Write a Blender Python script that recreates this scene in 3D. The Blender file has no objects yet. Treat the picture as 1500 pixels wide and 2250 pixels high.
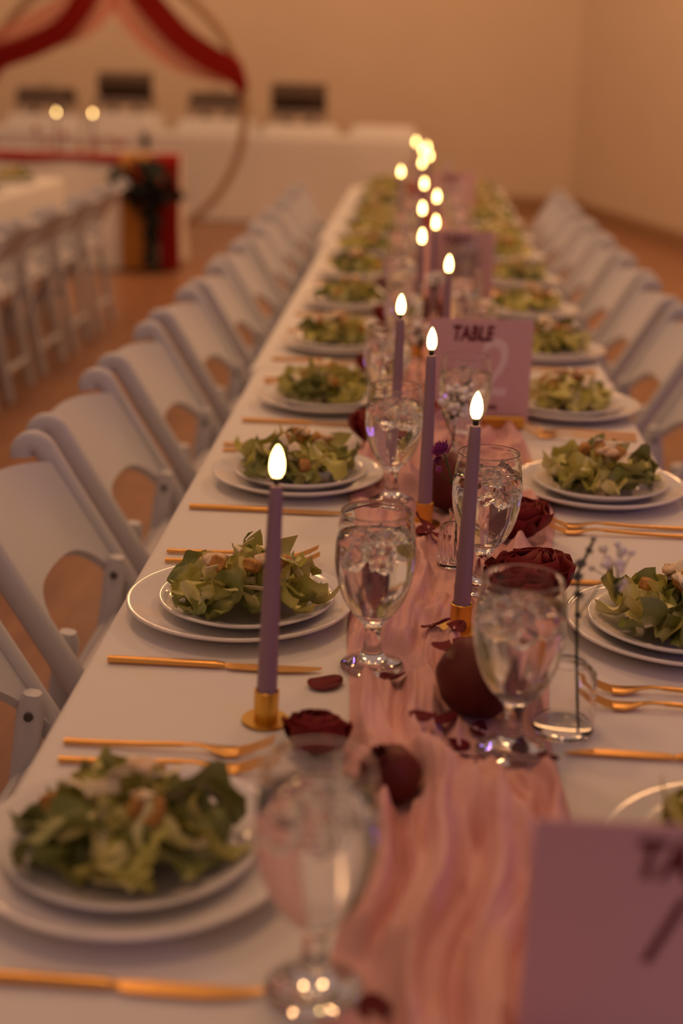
import bpy, math, random
import numpy as np
from mathutils import Vector, Matrix, Euler
from mathutils.bvhtree import BVHTree

random.seed(7)
rng = np.random.default_rng(7)
S = bpy.context.scene
C = S.collection
PI = math.pi
T = 0.752                      # top of the white tablecloth

# ------------------------------------------------------------------ camera
def cam_basis(p, y, r):
    cp, sp, cy, sy = math.cos(p), math.sin(p), math.cos(y), math.sin(y)
    f = Vector((-sy*cp, cy*cp, -sp)); r0 = Vector((cy, sy, 0)); u0 = r0.cross(f)
    c, s = math.cos(r), math.sin(r)
    return c*r0 + s*u0, -s*r0 + c*u0, f
rt, up, fw = cam_basis(0.304165, 0.0506, 0.026)
cd = bpy.data.cameras.new('camera')
cam = bpy.data.objects.new('camera', cd); C.objects.link(cam)
m = Matrix((rt, up, -fw)).transposed().to_4x4(); m.translation = (-0.035, 0, 0.75 + 0.62575)
cam.matrix_world = m
cd.sensor_fit = 'VERTICAL'; cd.sensor_height = 36; cd.sensor_width = 24; cd.lens = 50
cd.clip_start = 0.05; cd.clip_end = 60
cd.dof.use_dof = True; cd.dof.focus_distance = 1.73; cd.dof.aperture_fstop = 2.3
S.camera = cam

# ------------------------------------------------------------------ world, lamps, exposure
w = bpy.data.worlds.new('dim_hall_air'); S.world = w; w.use_nodes = True
w.node_tree.nodes['Background'].inputs[0].default_value = (0.30, 0.180, 0.138, 1)
w.node_tree.nodes['Background'].inputs[1].default_value = 1.0

def area_lamp(name, loc, target, sx, sy, power, col):
    l = bpy.data.lights.new(name, 'AREA'); l.shape = 'RECTANGLE'; l.size = sx; l.size_y = sy
    l.energy = power; l.color = col
    o = bpy.data.objects.new(name, l); C.objects.link(o); o.location = loc
    o.rotation_euler = (Vector(target) - Vector(loc)).to_track_quat('-Z', 'Y').to_euler()
    return o
WARM = (1.0, 0.50, 0.20)
for i, (x, y, p) in enumerate([(-1.6, 4.2, 52), (1.4, 4.6, 52), (-1.6, 9.0, 60), (1.0, 9.0, 60), (-4.2, 7.0, 52)]):
    area_lamp('ceiling_lamp', (x, y, 3.6), (x, y, 0), 0.5, 0.5, p*0.55, WARM)
area_lamp('ceiling_lamp', (-0.3, 1.4, 3.4), (-0.3, 1.6, 0), 0.5, 0.5, 9, WARM)
for (x, y, tx, ty) in [(-6.0, 13.3, -6.0, 15.1), (-3.2, 13.3, -3.2, 15.1), (-0.6, 13.3, -0.6, 15.1), (0.9, 11.6, 2.05, 12.4), (2.0, 8.0, 2.9, 8.4)]:
    area_lamp('added_wall_light', (x, y, 4.0), (tx, ty, 1.7), 0.9, 0.2, 20 if x < 0 else 27, WARM)  # unseen lights added to brighten the back and right walls
area_lamp('violet_uplight', (2.6, -0.7, 2.0), (0.0, 2.6, 0.8), 0.10, 0.9, 6, (0.36, 0.16, 1.0))

S.view_settings.view_transform = 'Standard'; S.view_settings.look = 'None'
S.view_settings.gamma = 1; S.view_settings.use_curve_mapping = False
S.view_settings.exposure = 0.0
S.cycles.max_bounces = 14; S.cycles.transmission_bounces = 14; S.cycles.glossy_bounces = 6
S.cycles.transparent_max_bounces = 12
S.cycles.use_denoising = True

# ------------------------------------------------------------------ materials
def lin(r, g, b): return (r, g, b, 1)
def material(name, col, rough=0.5, metal=0.0, spec=0.5, noise=None, bump=None, sheen=0.0, trans=0.0, ior=1.45, sss=0.0, alpha=1.0, wave=None):
    mt = bpy.data.materials.new(name); mt.use_nodes = True
    nt = mt.node_tree; b = nt.nodes['Principled BSDF']
    b.inputs['Base Color'].default_value = (*col, 1)
    b.inputs['Roughness'].default_value = rough; b.inputs['Metallic'].default_value = metal
    b.inputs['Specular IOR Level'].default_value = spec; b.inputs['IOR'].default_value = ior
    b.inputs['Transmission Weight'].default_value = trans
    b.inputs['Sheen Weight'].default_value = sheen
    b.inputs['Alpha'].default_value = alpha
    if sss:
        b.inputs['Subsurface Weight'].default_value = sss; b.inputs['Subsurface Radius'].default_value = (0.01, 0.006, 0.004)
    tc = nt.nodes.new('ShaderNodeTexCoord')
    if noise:                      # (scale, second colour, detail)
        n = nt.nodes.new('ShaderNodeTexNoise'); n.inputs['Scale'].default_value = noise[0]; n.inputs['Detail'].default_value = noise[2] if len(noise) > 2 else 3
        mp = nt.nodes.new('ShaderNodeMapping'); mp.inputs['Scale'].default_value = noise[3] if len(noise) > 3 else (1, 1, 1)
        nt.links.new(tc.outputs['Object'], mp.inputs['Vector']); nt.links.new(mp.outputs[0], n.inputs['Vector'])
        r = nt.nodes.new('ShaderNodeValToRGB'); r.color_ramp.elements[0].position = 0.35; r.color_ramp.elements[1].position = 0.65
        r.color_ramp.elements[0].color = (*col, 1); r.color_ramp.elements[1].color = (*noise[1], 1)
        nt.links.new(n.outputs['Fac'], r.inputs['Fac']); nt.links.new(r.outputs['Color'], b.inputs['Base Color'])
    if bump:                       # (scale, strength, distance, mapping scale)
        n2 = nt.nodes.new('ShaderNodeTexNoise'); n2.inputs['Scale'].default_value = bump[0]; n2.inputs['Detail'].default_value = 4
        mp2 = nt.nodes.new('ShaderNodeMapping'); mp2.inputs['Scale'].default_value = bump[3] if len(bump) > 3 else (1, 1, 1)
        nt.links.new(tc.outputs['Object'], mp2.inputs['Vector']); nt.links.new(mp2.outputs[0], n2.inputs['Vector'])
        bp = nt.nodes.new('ShaderNodeBump'); bp.inputs['Strength'].default_value = bump[1]; bp.inputs['Distance'].default_value = bump[2]
        nt.links.new(n2.outputs['Fac'], bp.inputs['Height']); nt.links.new(bp.outputs[0], b.inputs['Normal'])
    return mt
def leaf_material(name, edge, rib):
    mt = material(name, edge, rough=0.42, sss=0.0)
    nt = mt.node_tree; b = nt.nodes['Principled BSDF']
    a = nt.nodes.new('ShaderNodeAttribute'); a.attribute_name = 'rib'
    mx = nt.nodes.new('ShaderNodeMix'); mx.data_type = 'RGBA'
    mx.inputs[6].default_value = (*edge, 1); mx.inputs[7].default_value = (*rib, 1)
    n = nt.nodes.new('ShaderNodeTexNoise'); n.inputs['Scale'].default_value = 70; n.inputs['Detail'].default_value = 3
    tc = nt.nodes.new('ShaderNodeTexCoord'); nt.links.new(tc.outputs['Object'], n.inputs['Vector'])
    ad = nt.nodes.new('ShaderNodeMath'); ad.operation = 'MULTIPLY_ADD'; ad.inputs[1].default_value = 0.5; ad.inputs[2].default_value = -0.2
    nt.links.new(n.outputs['Fac'], ad.inputs[0])
    a2 = nt.nodes.new('ShaderNodeMath'); a2.operation = 'ADD'; a2.use_clamp = True
    nt.links.new(a.outputs['Fac'], a2.inputs[0]); nt.links.new(ad.outputs[0], a2.inputs[1])
    nt.links.new(a2.outputs[0], mx.inputs[0]); nt.links.new(mx.outputs[2], b.inputs['Base Color'])
    bp = nt.nodes.new('ShaderNodeBump'); bp.inputs['Strength'].default_value = 0.5; bp.inputs['Distance'].default_value = 0.003
    nt.links.new(n.outputs['Fac'], bp.inputs['Height']); nt.links.new(bp.outputs[0], b.inputs['Normal'])
    return mt
def emission(name, col, strength):
    mt = bpy.data.materials.new(name); mt.use_nodes = True; nt = mt.node_tree
    nt.nodes.remove(nt.nodes['Principled BSDF'])
    e = nt.nodes.new('ShaderNodeEmission'); e.inputs[0].default_value = (*col, 1); e.inputs[1].default_value = strength
    nt.links.new(e.outputs[0], nt.nodes['Material Output'].inputs[0]); return mt

M = dict(
 cloth=material('white_linen', (0.80, 0.78, 0.75), 0.85, spec=0.2, bump=(900, 0.12, 0.001)),
 floor=material('warm_wood_floor', (0.34, 0.165, 0.085), 0.35, noise=(3, (0.26, 0.12, 0.06), 4, (8, 0.6, 1))),
 wall=material('beige_wall_paint', (0.70, 0.585, 0.46), 0.8, spec=0.2, noise=(1.2, (0.68, 0.565, 0.445), 2)),
 baseboard=material('brown_baseboard', (0.34, 0.20, 0.11), 0.5),
 porcelain=material('white_porcelain', (0.80, 0.78, 0.76), 0.12, spec=0.6),
 resin=material('white_resin', (0.58, 0.59, 0.64), 0.42, spec=0.45),
 pad=material('white_vinyl_pad', (0.66, 0.65, 0.66), 0.35),
 bolt=material('dark_steel_bolt', (0.12, 0.12, 0.12), 0.4, metal=0.8),
 gold=material('brushed_gold', (0.80, 0.44, 0.13), 0.30, metal=1.0, bump=(60, 0.10, 0.0005, (1, 40, 1))),
 brass=material('satin_brass', (0.72, 0.43, 0.09), 0.36, metal=1.0),
 glass=material('clear_glass', (1, 1, 1), 0.0, trans=1.0, ior=1.47),
 water=material('ice_water', (0.98, 0.99, 1.0), 0.0, trans=1.0, ior=1.33),
 ice=material('cracked_ice', (1, 1, 1), 0.06, trans=1.0, ior=1.20, bump=(220, 0.35, 0.002)),
 wax=material('lilac_wax', (0.33, 0.215, 0.275), 0.45, sss=0.15),
 wick=material('black_wick', (0.02, 0.015, 0.015), 0.8),
 flame=emission('candle_flame_light', (1.0, 0.62, 0.20), 15.0),
 runner=material('pink_gauze', (0.78, 0.47, 0.44), 0.9, spec=0.15, noise=(26, (0.755, 0.445, 0.415), 4, (3, 0.6, 1)), bump=(150, 0.5, 0.003, (1.6, 0.5, 1))),
 petal=material('burgundy_petal', (0.17, 0.014, 0.02), 0.6, spec=0.15, noise=(60, (0.11, 0.01, 0.014), 2)),
 rose=material('dark_red_rose', (0.21, 0.014, 0.016), 0.6, spec=0.2, noise=(50, (0.13, 0.009, 0.011), 2)),
 pom=material('pomegranate_skin', (0.10, 0.013, 0.013), 0.5, spec=0.3, noise=(18, (0.16, 0.030, 0.018), 3)),
 card=material('lilac_pink_card', (0.66, 0.43, 0.46), 0.8, spec=0.2),
 ink=material('burgundy_ink', (0.13, 0.012, 0.025), 0.7),
 white_ink=material('white_ink', (0.80, 0.66, 0.68), 0.7),
 crouton=material('toasted_bread', (0.62, 0.34, 0.10), 0.85, noise=(90, (0.42, 0.19, 0.05), 3), bump=(160, 0.8, 0.003)),
 parmesan=material('pale_parmesan', (0.84, 0.74, 0.52), 0.6),
 chicken=material('dressed_chicken', (0.80, 0.62, 0.44), 0.5, noise=(60, (0.62, 0.38, 0.20), 3)),
 leaf_dark=leaf_material('dark_romaine', (0.19, 0.22, 0.05), (0.56, 0.54, 0.25)),
 leaf_mid=leaf_material('green_romaine', (0.54, 0.52, 0.12), (0.84, 0.78, 0.48)),
 leaf_pale=leaf_material('pale_romaine', (0.76, 0.71, 0.28), (0.90, 0.84, 0.62)),
 stem=material('green_stem', (0.06, 0.10, 0.03), 0.6),
 purple=material('purple_aster', (0.30, 0.04, 0.26), 0.6),
 thistle=material('grey_blue_thistle', (0.19, 0.19, 0.20), 0.7),
 breath=material('white_gypsophila', (0.85, 0.82, 0.82), 0.7),
 orange=material('orange_blossom', (0.62, 0.12, 0.04), 0.6),
 red_cloth=material('red_chiffon', (0.32, 0.019, 0.012), 0.8, spec=0.15),
 pink_sheer=material('pink_sheer', (0.74, 0.28, 0.20), 0.8, alpha=0.5),
 ochre=material('ochre_chiffon', (0.50, 0.24, 0.05), 0.8),
 darkleaf=material('dark_greenery', (0.018, 0.022, 0.018), 0.6),
 hoop=material('bronze_hoop', (0.36, 0.22, 0.125), 0.5, metal=0.1),
 chafer=material('dark_steel_lid', (0.10, 0.065, 0.045), 0.45, metal=0.5),
 steel=material('steel_pan', (0.34, 0.28, 0.25), 0.35, metal=0.7),
)

# ------------------------------------------------------------------ mesh helpers
def mesh(name, v, f, smooth=True, sharp=None, attr=None):
    me = bpy.data.meshes.new(name)
    me.from_pydata([tuple(p) for p in v], [], f); me.update()
    if smooth: me.polygons.foreach_set('use_smooth', [True]*len(me.polygons))
    if sharp is not None: me.set_sharp_from_angle(angle=math.radians(sharp))
    if attr is not None:
        a = me.attributes.new('rib', 'FLOAT', 'POINT'); a.data.foreach_set('value', list(attr))
    return me
def lathe(prof, n=32, closed=False):
    v, f = [], []
    k = len(prof)
    idx = []
    for (r, z) in prof:
        if r < 1e-6:
            idx.append([len(v)]*n); v.append((0, 0, z))
        else:
            s = len(v)
            for i in range(n):
                a = 2*PI*i/n; v.append((r*math.cos(a), r*math.sin(a), z))
            idx.append(list(range(s, s+n)))
    rings = list(range(k)) + ([0] if closed else [])
    for a, b in zip(rings[:-1], rings[1:]):
        for i in range(n):
            j = (i+1) % n
            q = [idx[a][i], idx[a][j], idx[b][j], idx[b][i]]
            u = []
            for t in q:
                if t not in u: u.append(t)
            if len(u) >= 3: f.append(u)
    return v, f
def join(*parts):
    V, Fc = [], []
    for v, f in parts:
        o = len(V); V += [tuple(p) for p in v]; Fc += [[i+o for i in q] for q in f]
    return V, Fc
def box(x0, x1, y0, y1, z0, z1):
    v = [(x, y, z) for z in (z0, z1) for y in (y0, y1) for x in (x0, x1)]
    f = [[0, 2, 3, 1], [4, 5, 7, 6], [0, 1, 5, 4], [2, 6, 7, 3], [0, 4, 6, 2], [1, 3, 7, 5]]
    return v, f
def bevel_box(x0, x1, y0, y1, z0, z1, b):
    # octagonal plan prism with chamfered top and bottom
    def ring(e, z):
        X0, X1, Y0, Y1 = x0+e, x1-e, y0+e, y1-e
        c = b
        return [(X0+c, Y0, z), (X1-c, Y0, z), (X1, Y0+c, z), (X1, Y1-c, z), (X1-c, Y1, z), (X0+c, Y1, z), (X0, Y1-c, z), (X0, Y0+c, z)]
    rs = [ring(b, z0), ring(0, z0+b), ring(0, z1-b), ring(b, z1)]
    v = [p for r in rs for p in r]; f = []
    for k in range(3):
        for i in range(8):
            j = (i+1) % 8; f.append([k*8+i, k*8+j, k*8+8+j, k*8+8+i])
    f.append(list(range(7, -1, -1))); f.append(list(range(24, 32)))
    return v, f
def sweep(path, sect, up=(0, 0, 1), cap=True):
    """sect: list of 2-D points or a function t->list; swept on path"""
    P = [Vector(p) for p in path]; n = len(P); v, f = [], []
    k = None
    for i, p in enumerate(P):
        t = (P[min(i+1, n-1)] - P[max(i-1, 0)]).normalized()
        u = Vector(up); s = t.cross(u)
        if s.length < 1e-4: s = t.cross(Vector((1, 0, 0)))
        s.normalize(); u2 = s.cross(t).normalized()
        sc = sect(i/(n-1)) if callable(sect) else sect
        k = len(sc)
        for (a, b) in sc: v.append(tuple(p + s*a + u2*b))
    for i in range(n-1):
        for j in range(k):
            q = (j+1) % k
            f.append([i*k+j, i*k+q, (i+1)*k+q, (i+1)*k+j])
    if cap:
        f.append(list(range(k-1, -1, -1))); f.append(list(range((n-1)*k, n*k)))
    return v, f
def circ(r, n=8): return [(r*math.cos(2*PI*i/n), r*math.sin(2*PI*i/n)) for i in range(n)]
def rrect(w_, h_, b):
    w2, h2 = w_/2, h_/2
    return [(-w2+b, -h2), (w2-b, -h2), (w2, -h2+b), (w2, h2-b), (w2-b, h2), (-w2+b, h2), (-w2, h2-b), (-w2, -h2+b)]
def grid(fn, nu, nv):
    v = [fn(i/(nu-1), j/(nv-1)) for i in range(nu) for j in range(nv)]
    f = [[i*nv+j, (i+1)*nv+j, (i+1)*nv+j+1, i*nv+j+1] for i in range(nu-1) for j in range(nv-1)]
    return v, f
def thick(vf, th, fn_n=None):
    """solid sheet: offset a grid by vertex normals"""
    v, f = vf
    V = np.array(v, float); N = np.zeros_like(V)
    for q in f:
        n_ = np.cross(V[q[1]]-V[q[0]], V[q[2]]-V[q[0]])
        for i in q: N[i] += n_
    N /= (np.linalg.norm(N, axis=1, keepdims=True) + 1e-12)
    A = V + N*th/2; B = V - N*th/2; n = len(v)
    F2 = [list(q) for q in f] + [[i+n for i in reversed(q)] for q in f]
    cnt = {}
    for q in f:
        for a, b in zip(q, q[1:]+q[:1]): cnt[(a, b)] = cnt.get((a, b), 0) + 1
    for (a, b) in cnt:
        if (b, a) not in cnt: F2.append([b, a, a+n, b+n])
    return list(map(tuple, A)) + list(map(tuple, B)), F2

def obj(name, me, mat=None, parent=None, loc=None, rot=None, scale=None):
    o = bpy.data.objects.new(name, me); C.objects.link(o)
    if mat is not None and me is not None and len(me.materials) == 0: me.materials.append(M[mat])
    if parent is not None: o.parent = parent
    if loc is not None: o.location = loc
    if rot is not None: o.rotation_euler = rot
    if scale is not None: o.scale = scale if hasattr(scale, '__len__') else (scale,)*3
    return o
def tag(o, label, cat, group=None):
    o['label'] = label; o['category'] = cat
    if group: o['group'] = group
    return o
def struct(o): o['kind'] = 'structure'; return o
def thing(name, label, cat, loc=(0, 0, 0), rot=(0, 0, 0), group=None):
    o = bpy.data.objects.new(name, None); C.objects.link(o); o.empty_display_size = 0.05
    o.location = loc; o.rotation_euler = rot
    return tag(o, label, cat, group)

ORD = ['', 'first', 'second', 'third', 'fourth', 'fifth', 'sixth', 'seventh', 'eighth', 'ninth', 'tenth', 'eleventh', 'twelfth', 'thirteenth']
NSET = 13
def place(side, i):
    """how one finds setting i (0 = the end away from the buffet) on a side of the long table"""
    sd = 'aisle side' if side < 0 else 'wall side'
    if i < 7: return f'{sd}, {ORD[i+1]} from the end away from the buffet'
    return f'{sd}, {ORD[NSET-i]} from the buffet end'

# ------------------------------------------------------------------ the room
struct(obj('floor', mesh('floor', *box(-8, 6, -4, 16, -0.06, 0.0), smooth=False), 'floor'))
def wall(name, a, b, h=4.2, th=0.15, side=1):
    a = Vector((*a, 0)); b = Vector((*b, 0)); d = (b-a).normalized(); n = Vector((-d.y, d.x, 0))*side*th
    v = [a, b, b+n, a+n]; v = [tuple(p) for p in v] + [(p.x, p.y, h) for p in v]
    f = [[0, 1, 5, 4], [1, 2, 6, 5], [2, 3, 7, 6], [3, 0, 4, 7], [4, 5, 6, 7], [3, 2, 1, 0]]
    return struct(obj(name, mesh(name, v, f, smooth=False), 'wall'))
wall('wall_back', (-8, 15.2), (1.46, 15.0))
wall('wall_right', (1.46, 15.0), (4.9, -1.2))
wall('wall_left', (-8, -4), (-8, 15.2))
def baseboard(name, a, b):
    a = Vector((*a, 0)); b = Vector((*b, 0)); d = (b-a).normalized(); n = Vector((d.y, -d.x, 0))
    sec = [(0, 0), (0.018, 0), (0.018, 0.11), (0.012, 0.135), (0, 0.14)]
    v = [tuple(a + n*s + Vector((0, 0, z))) for s, z in sec] + [tuple(b + n*s + Vector((0, 0, z))) for s, z in sec]
    f = [[i, (i+1) % 5, 5+(i+1) % 5, 5+i] for i in range(5)]
    return struct(obj(name, mesh(name, v, f, smooth=False), 'baseboard'))
baseboard('baseboard_back', (-8, 15.2), (1.46, 15.0))
baseboard('baseboard_right', (1.46, 15.0), (4.9, -1.2))

# ------------------------------------------------------------------ tables
def banquet_table(x0, x1, y0, y1, label):
    cx, cy = (x0+x1)/2, (y0+y1)/2
    t = thing('banquet_table', label, 'table', (cx, cy, 0))
    hx, hy = (x1-x0)/2-0.006, (y1-y0)/2-0.006
    obj('tabletop', mesh('tabletop', *bevel_box(-hx, hx, -hy, hy, 0.705, 0.747, 0.008), smooth=False), 'baseboard', t)
    lg = mesh('leg', *sweep([(0, 0, 0), (0, 0, 0.71)], circ(0.014, 8)), sharp=40)
    for sx in (-1, 1):
        for sy in (-1, 1):
            obj('leg', lg, 'steel', t, (sx*0.10, sy*(hy-0.3), 0))
    return t
def tablecloth(x0, x1, y0, y1, drop, label, cat='tablecloth', wav=0.006, r=0.012, name='tablecloth', topz=T, butt=False):
    """top sheet with rounded edge and a softly waving skirt"""
    per = []
    nx, ny = max(2, int((x1-x0)/0.06)), max(2, int((y1-y0)/0.06))
    for i in range(nx): per.append((x0+(x1-x0)*i/nx, y0, 0, -1))
    for i in range(ny): per.append((x1, y0+(y1-y0)*i/ny, 1, 0))
    for i in range(nx): per.append((x1-(x1-x0)*i/nx, y1, 0, 1))
    for i in range(ny): per.append((x0, y1-(y1-y0)*i/ny, -1, 0))
    n = len(per); v, f = [], []
    rows = [(-r, 0)] + [(-r + r*math.sin(a), -r + r*math.cos(a)) for a in (0.5, 1.0, 1.57)]
    rows += [(0.004+0.02*t, -r-(drop-r)*t) for t in (0.15, 0.4, 0.7, 1.0)]
    for k, (e, dz) in enumerate(rows):
        tt = max(0, -dz)/drop
        for i, (x, y, ax, ay) in enumerate(per):
            ph = i*0.9 + math.sin(i*0.37)*2
            ww = wav*tt*(1+math.sin(ph))
            px, py = x, y
            # inset corners
            ex = max(x0 - (x + 0), 0)
            if butt and ay and e+ww > 0: px += ax*(e+ww)
            else: px += ax*(e+ww); py += ay*(e+ww)
            if ax == 0: px = min(max(px, x0-e*0-0) if k else max(px, x0+r), x1 if k else x1-r)
            if ay == 0: py = min(max(py, y0) if k else max(py, y0+r), y1 if k else y1-r)
            v.append((px, py, topz+dz))
    for k in range(len(rows)-1):
        for i in range(n):
            j = (i+1) % n
            f.append([k*n+i, (k+1)*n+i, (k+1)*n+j, k*n+j])
    f.append(list(range(n)))
    o = obj(name, mesh(name, v, f, sharp=60), 'cloth')
    return tag(o, label, cat)
TABS = [(-0.38, 0.38, 0.55, 2.985), (-0.392, 0.380, 2.99, 5.425), (-0.425, 0.385, 5.43, 7.87)]
for (a, b, c_, d), l1, l2 in zip(TABS,
    ['folding banquet table under white cloth at the end away from the buffet', 'middle folding banquet table of the long row under white cloth', 'folding banquet table under white cloth at the buffet end of the long row'],
    ['white tablecloth on the long row at the end away from the buffet', 'white tablecloth on the middle table of the long row', 'white tablecloth at the buffet end of the long row']):
    banquet_table(a+0.01, b-0.01, c_+0.01, d-0.01, l1)
    tablecloth(a, b, c_, d, 0.24, l2, butt=True)

# ------------------------------------------------------------------ folding chairs (facing +x locally)
PT, PB = Vector((-0.265, 0, 0.735)), Vector((0.175, 0, 0.0))
PD = (PB-PT).normalized()
def post_section():
    path = []
    cc = PT + Vector((-0.017, 0, -0.010))
    for a in np.linspace(195, 32, 10):
        path.append(cc + Vector((math.cos(math.radians(a)), 0, math.sin(math.radians(a))))*0.021)
    for t in (0.08, 0.25, 0.5, 0.75, 0.9, 1.0):
        path.append(PT + (PB-PT)*t)
    # with up=+y: first section axis lies in the side plane, second across
    return mesh('leg', *sweep(path, rrect(0.040, 0.024, 0.007), up=(0, 1, 0)), sharp=50)
def panel_mesh():
    nrm = Vector((PD.z, 0, -PD.x)); nrm = nrm if nrm.x < 0 else -nrm     # backwards
    def fn(u, v_):
        a = u*2-1
        s_top = 0.012 + 0.014*a**4
        s_bot = 0.170 + 0.110*abs(a)**4.5
        s = s_bot + (s_top-s_bot)*v_
        p = PT + PD*s + Vector((-1, 0, 0))*(0.062*(1-a*a)*(0.45+0.55*v_) + 0.002)
        return (p.x, a*0.192, p.z)
    return mesh('backrest', *thick(grid(fn, 25, 8), 0.016), sharp=60)
def rear_leg_mesh():
    a, b = Vector((-0.135, 0, 0.555)), Vector((-0.215, 0, 0.0))
    return mesh('leg', *sweep([a, a+(b-a)*0.03, a+(b-a)*0.5, b], lambda t: rrect(0.036 if t > 0.01 else 0.024, 0.024, 0.006), up=(0, 1, 0)), sharp=50)
CH = {}
CH['post'] = post_section(); CH['panel'] = panel_mesh(); CH['rear'] = rear_leg_mesh()
CH['seat'] = mesh('seat_frame', *bevel_box(-0.17, 0.225, -0.185, 0.185, 0.405, 0.438, 0.012), sharp=40)
CH['pad'] = mesh('seat_pad', *bevel_box(-0.145, 0.205, -0.165, 0.165, 0.436, 0.462, 0.012), sharp=60)
CH['bar'] = mesh('crossbar', *sweep([(0, -0.2, 0), (0, 0.2, 0)], rrect(0.032, 0.018, 0.005)), sharp=40)
CH['bolt'] = mesh('bolt', *lathe([(0, 0.004), (0.006, 0.004), (0.007, 0), (0, 0)], 10), sharp=40)
for k in ('post', 'rear'):
    for vv in CH[k].vertices: vv.co.z = max(vv.co.z, 0.0)
def folding_chair(loc, rz, label, group, full=True):
    t = thing('folding_chair', label, 'chair', loc, (0, 0, rz), group)
    obj('backrest', CH['panel'], 'resin', t)
    for s in (-1, 1):
        obj('leg', CH['post'], 'resin', t, (0, s*0.204, 0))
        obj('leg', CH['rear'], 'resin', t, (0, s*0.172, 0))
        if full: obj('bolt', CH['bolt'], 'bolt', t, (-0.138, s*0.158, 0.525), (s*PI/2, 0, 0))
    sf = obj('seat_frame', CH['seat'], 'resin', t)
    obj('seat_pad', CH['pad'], 'pad', sf)
    obj('crossbar', CH['bar'], 'resin', t, (0.107, 0, 0.12))
    obj('crossbar', CH['bar'], 'resin', t, (-0.198, 0, 0.12), None, (1, 0.84, 1))
    return t
LY = [1.005, 1.565, 2.128, 2.665, 3.235, 3.83, 4.39, 4.95, 5.51, 6.07, 6.63, 7.15, 7.63]
RY = [1.03, 1.554, 2.127, 2.676, 3.231, 3.79, 4.35, 4.91, 5.47, 6.03, 6.59, 7.13, 7.62]
for i in range(NSET):
    jx, jr = random.uniform(-0.008, 0.008), random.uniform(-0.015, 0.015)
    folding_chair((-0.405+jx - (0.02 if i > 8 else 0), LY[i], 0), jr, 'white resin folding chair, ' + place(-1, i), 'chairs along the aisle side of the long table')
    folding_chair((0.405-jx, RY[i], 0), PI-jr, 'white resin folding chair, ' + place(1, i), 'chairs along the wall side of the long table')

# ------------------------------------------------------------------ the gauze runner
edgeY = [0.5, 0.75, 0.95, 1.1, 1.25, 1.44, 1.6, 1.8, 2.0, 2.2, 2.6, 3.0, 4.0, 5.0, 6.0, 7.0, 7.9]
edgeL = [-0.10, -0.085, -0.075, -0.085, -0.088, -0.093, -0.098, -0.10, -0.12, -0.135, -0.12, -0.11, -0.12, -0.11, -0.13, -0.12, -0.12]
edgeR = [0.10, 0.09, 0.10, 0.115, 0.115, 0.12, 0.13, 0.16, 0.175, 0.165, 0.15, 0.14, 0.13, 0.14, 0.12, 0.12, 0.12]
CARDS = []          # (x, y, half width): the gauze runs under a card's lower edge
STAND = []          # (x, y, r): where something stands and flattens the gauze
def wave1(a, seed):
    r_ = np.random.default_rng(seed); o = np.zeros_like(a)
    for k in range(6): o += np.sin(a*r_.uniform(1.5, 9) + r_.uniform(0, 6.28))*r_.uniform(0.3, 1)
    return o/3
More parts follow.
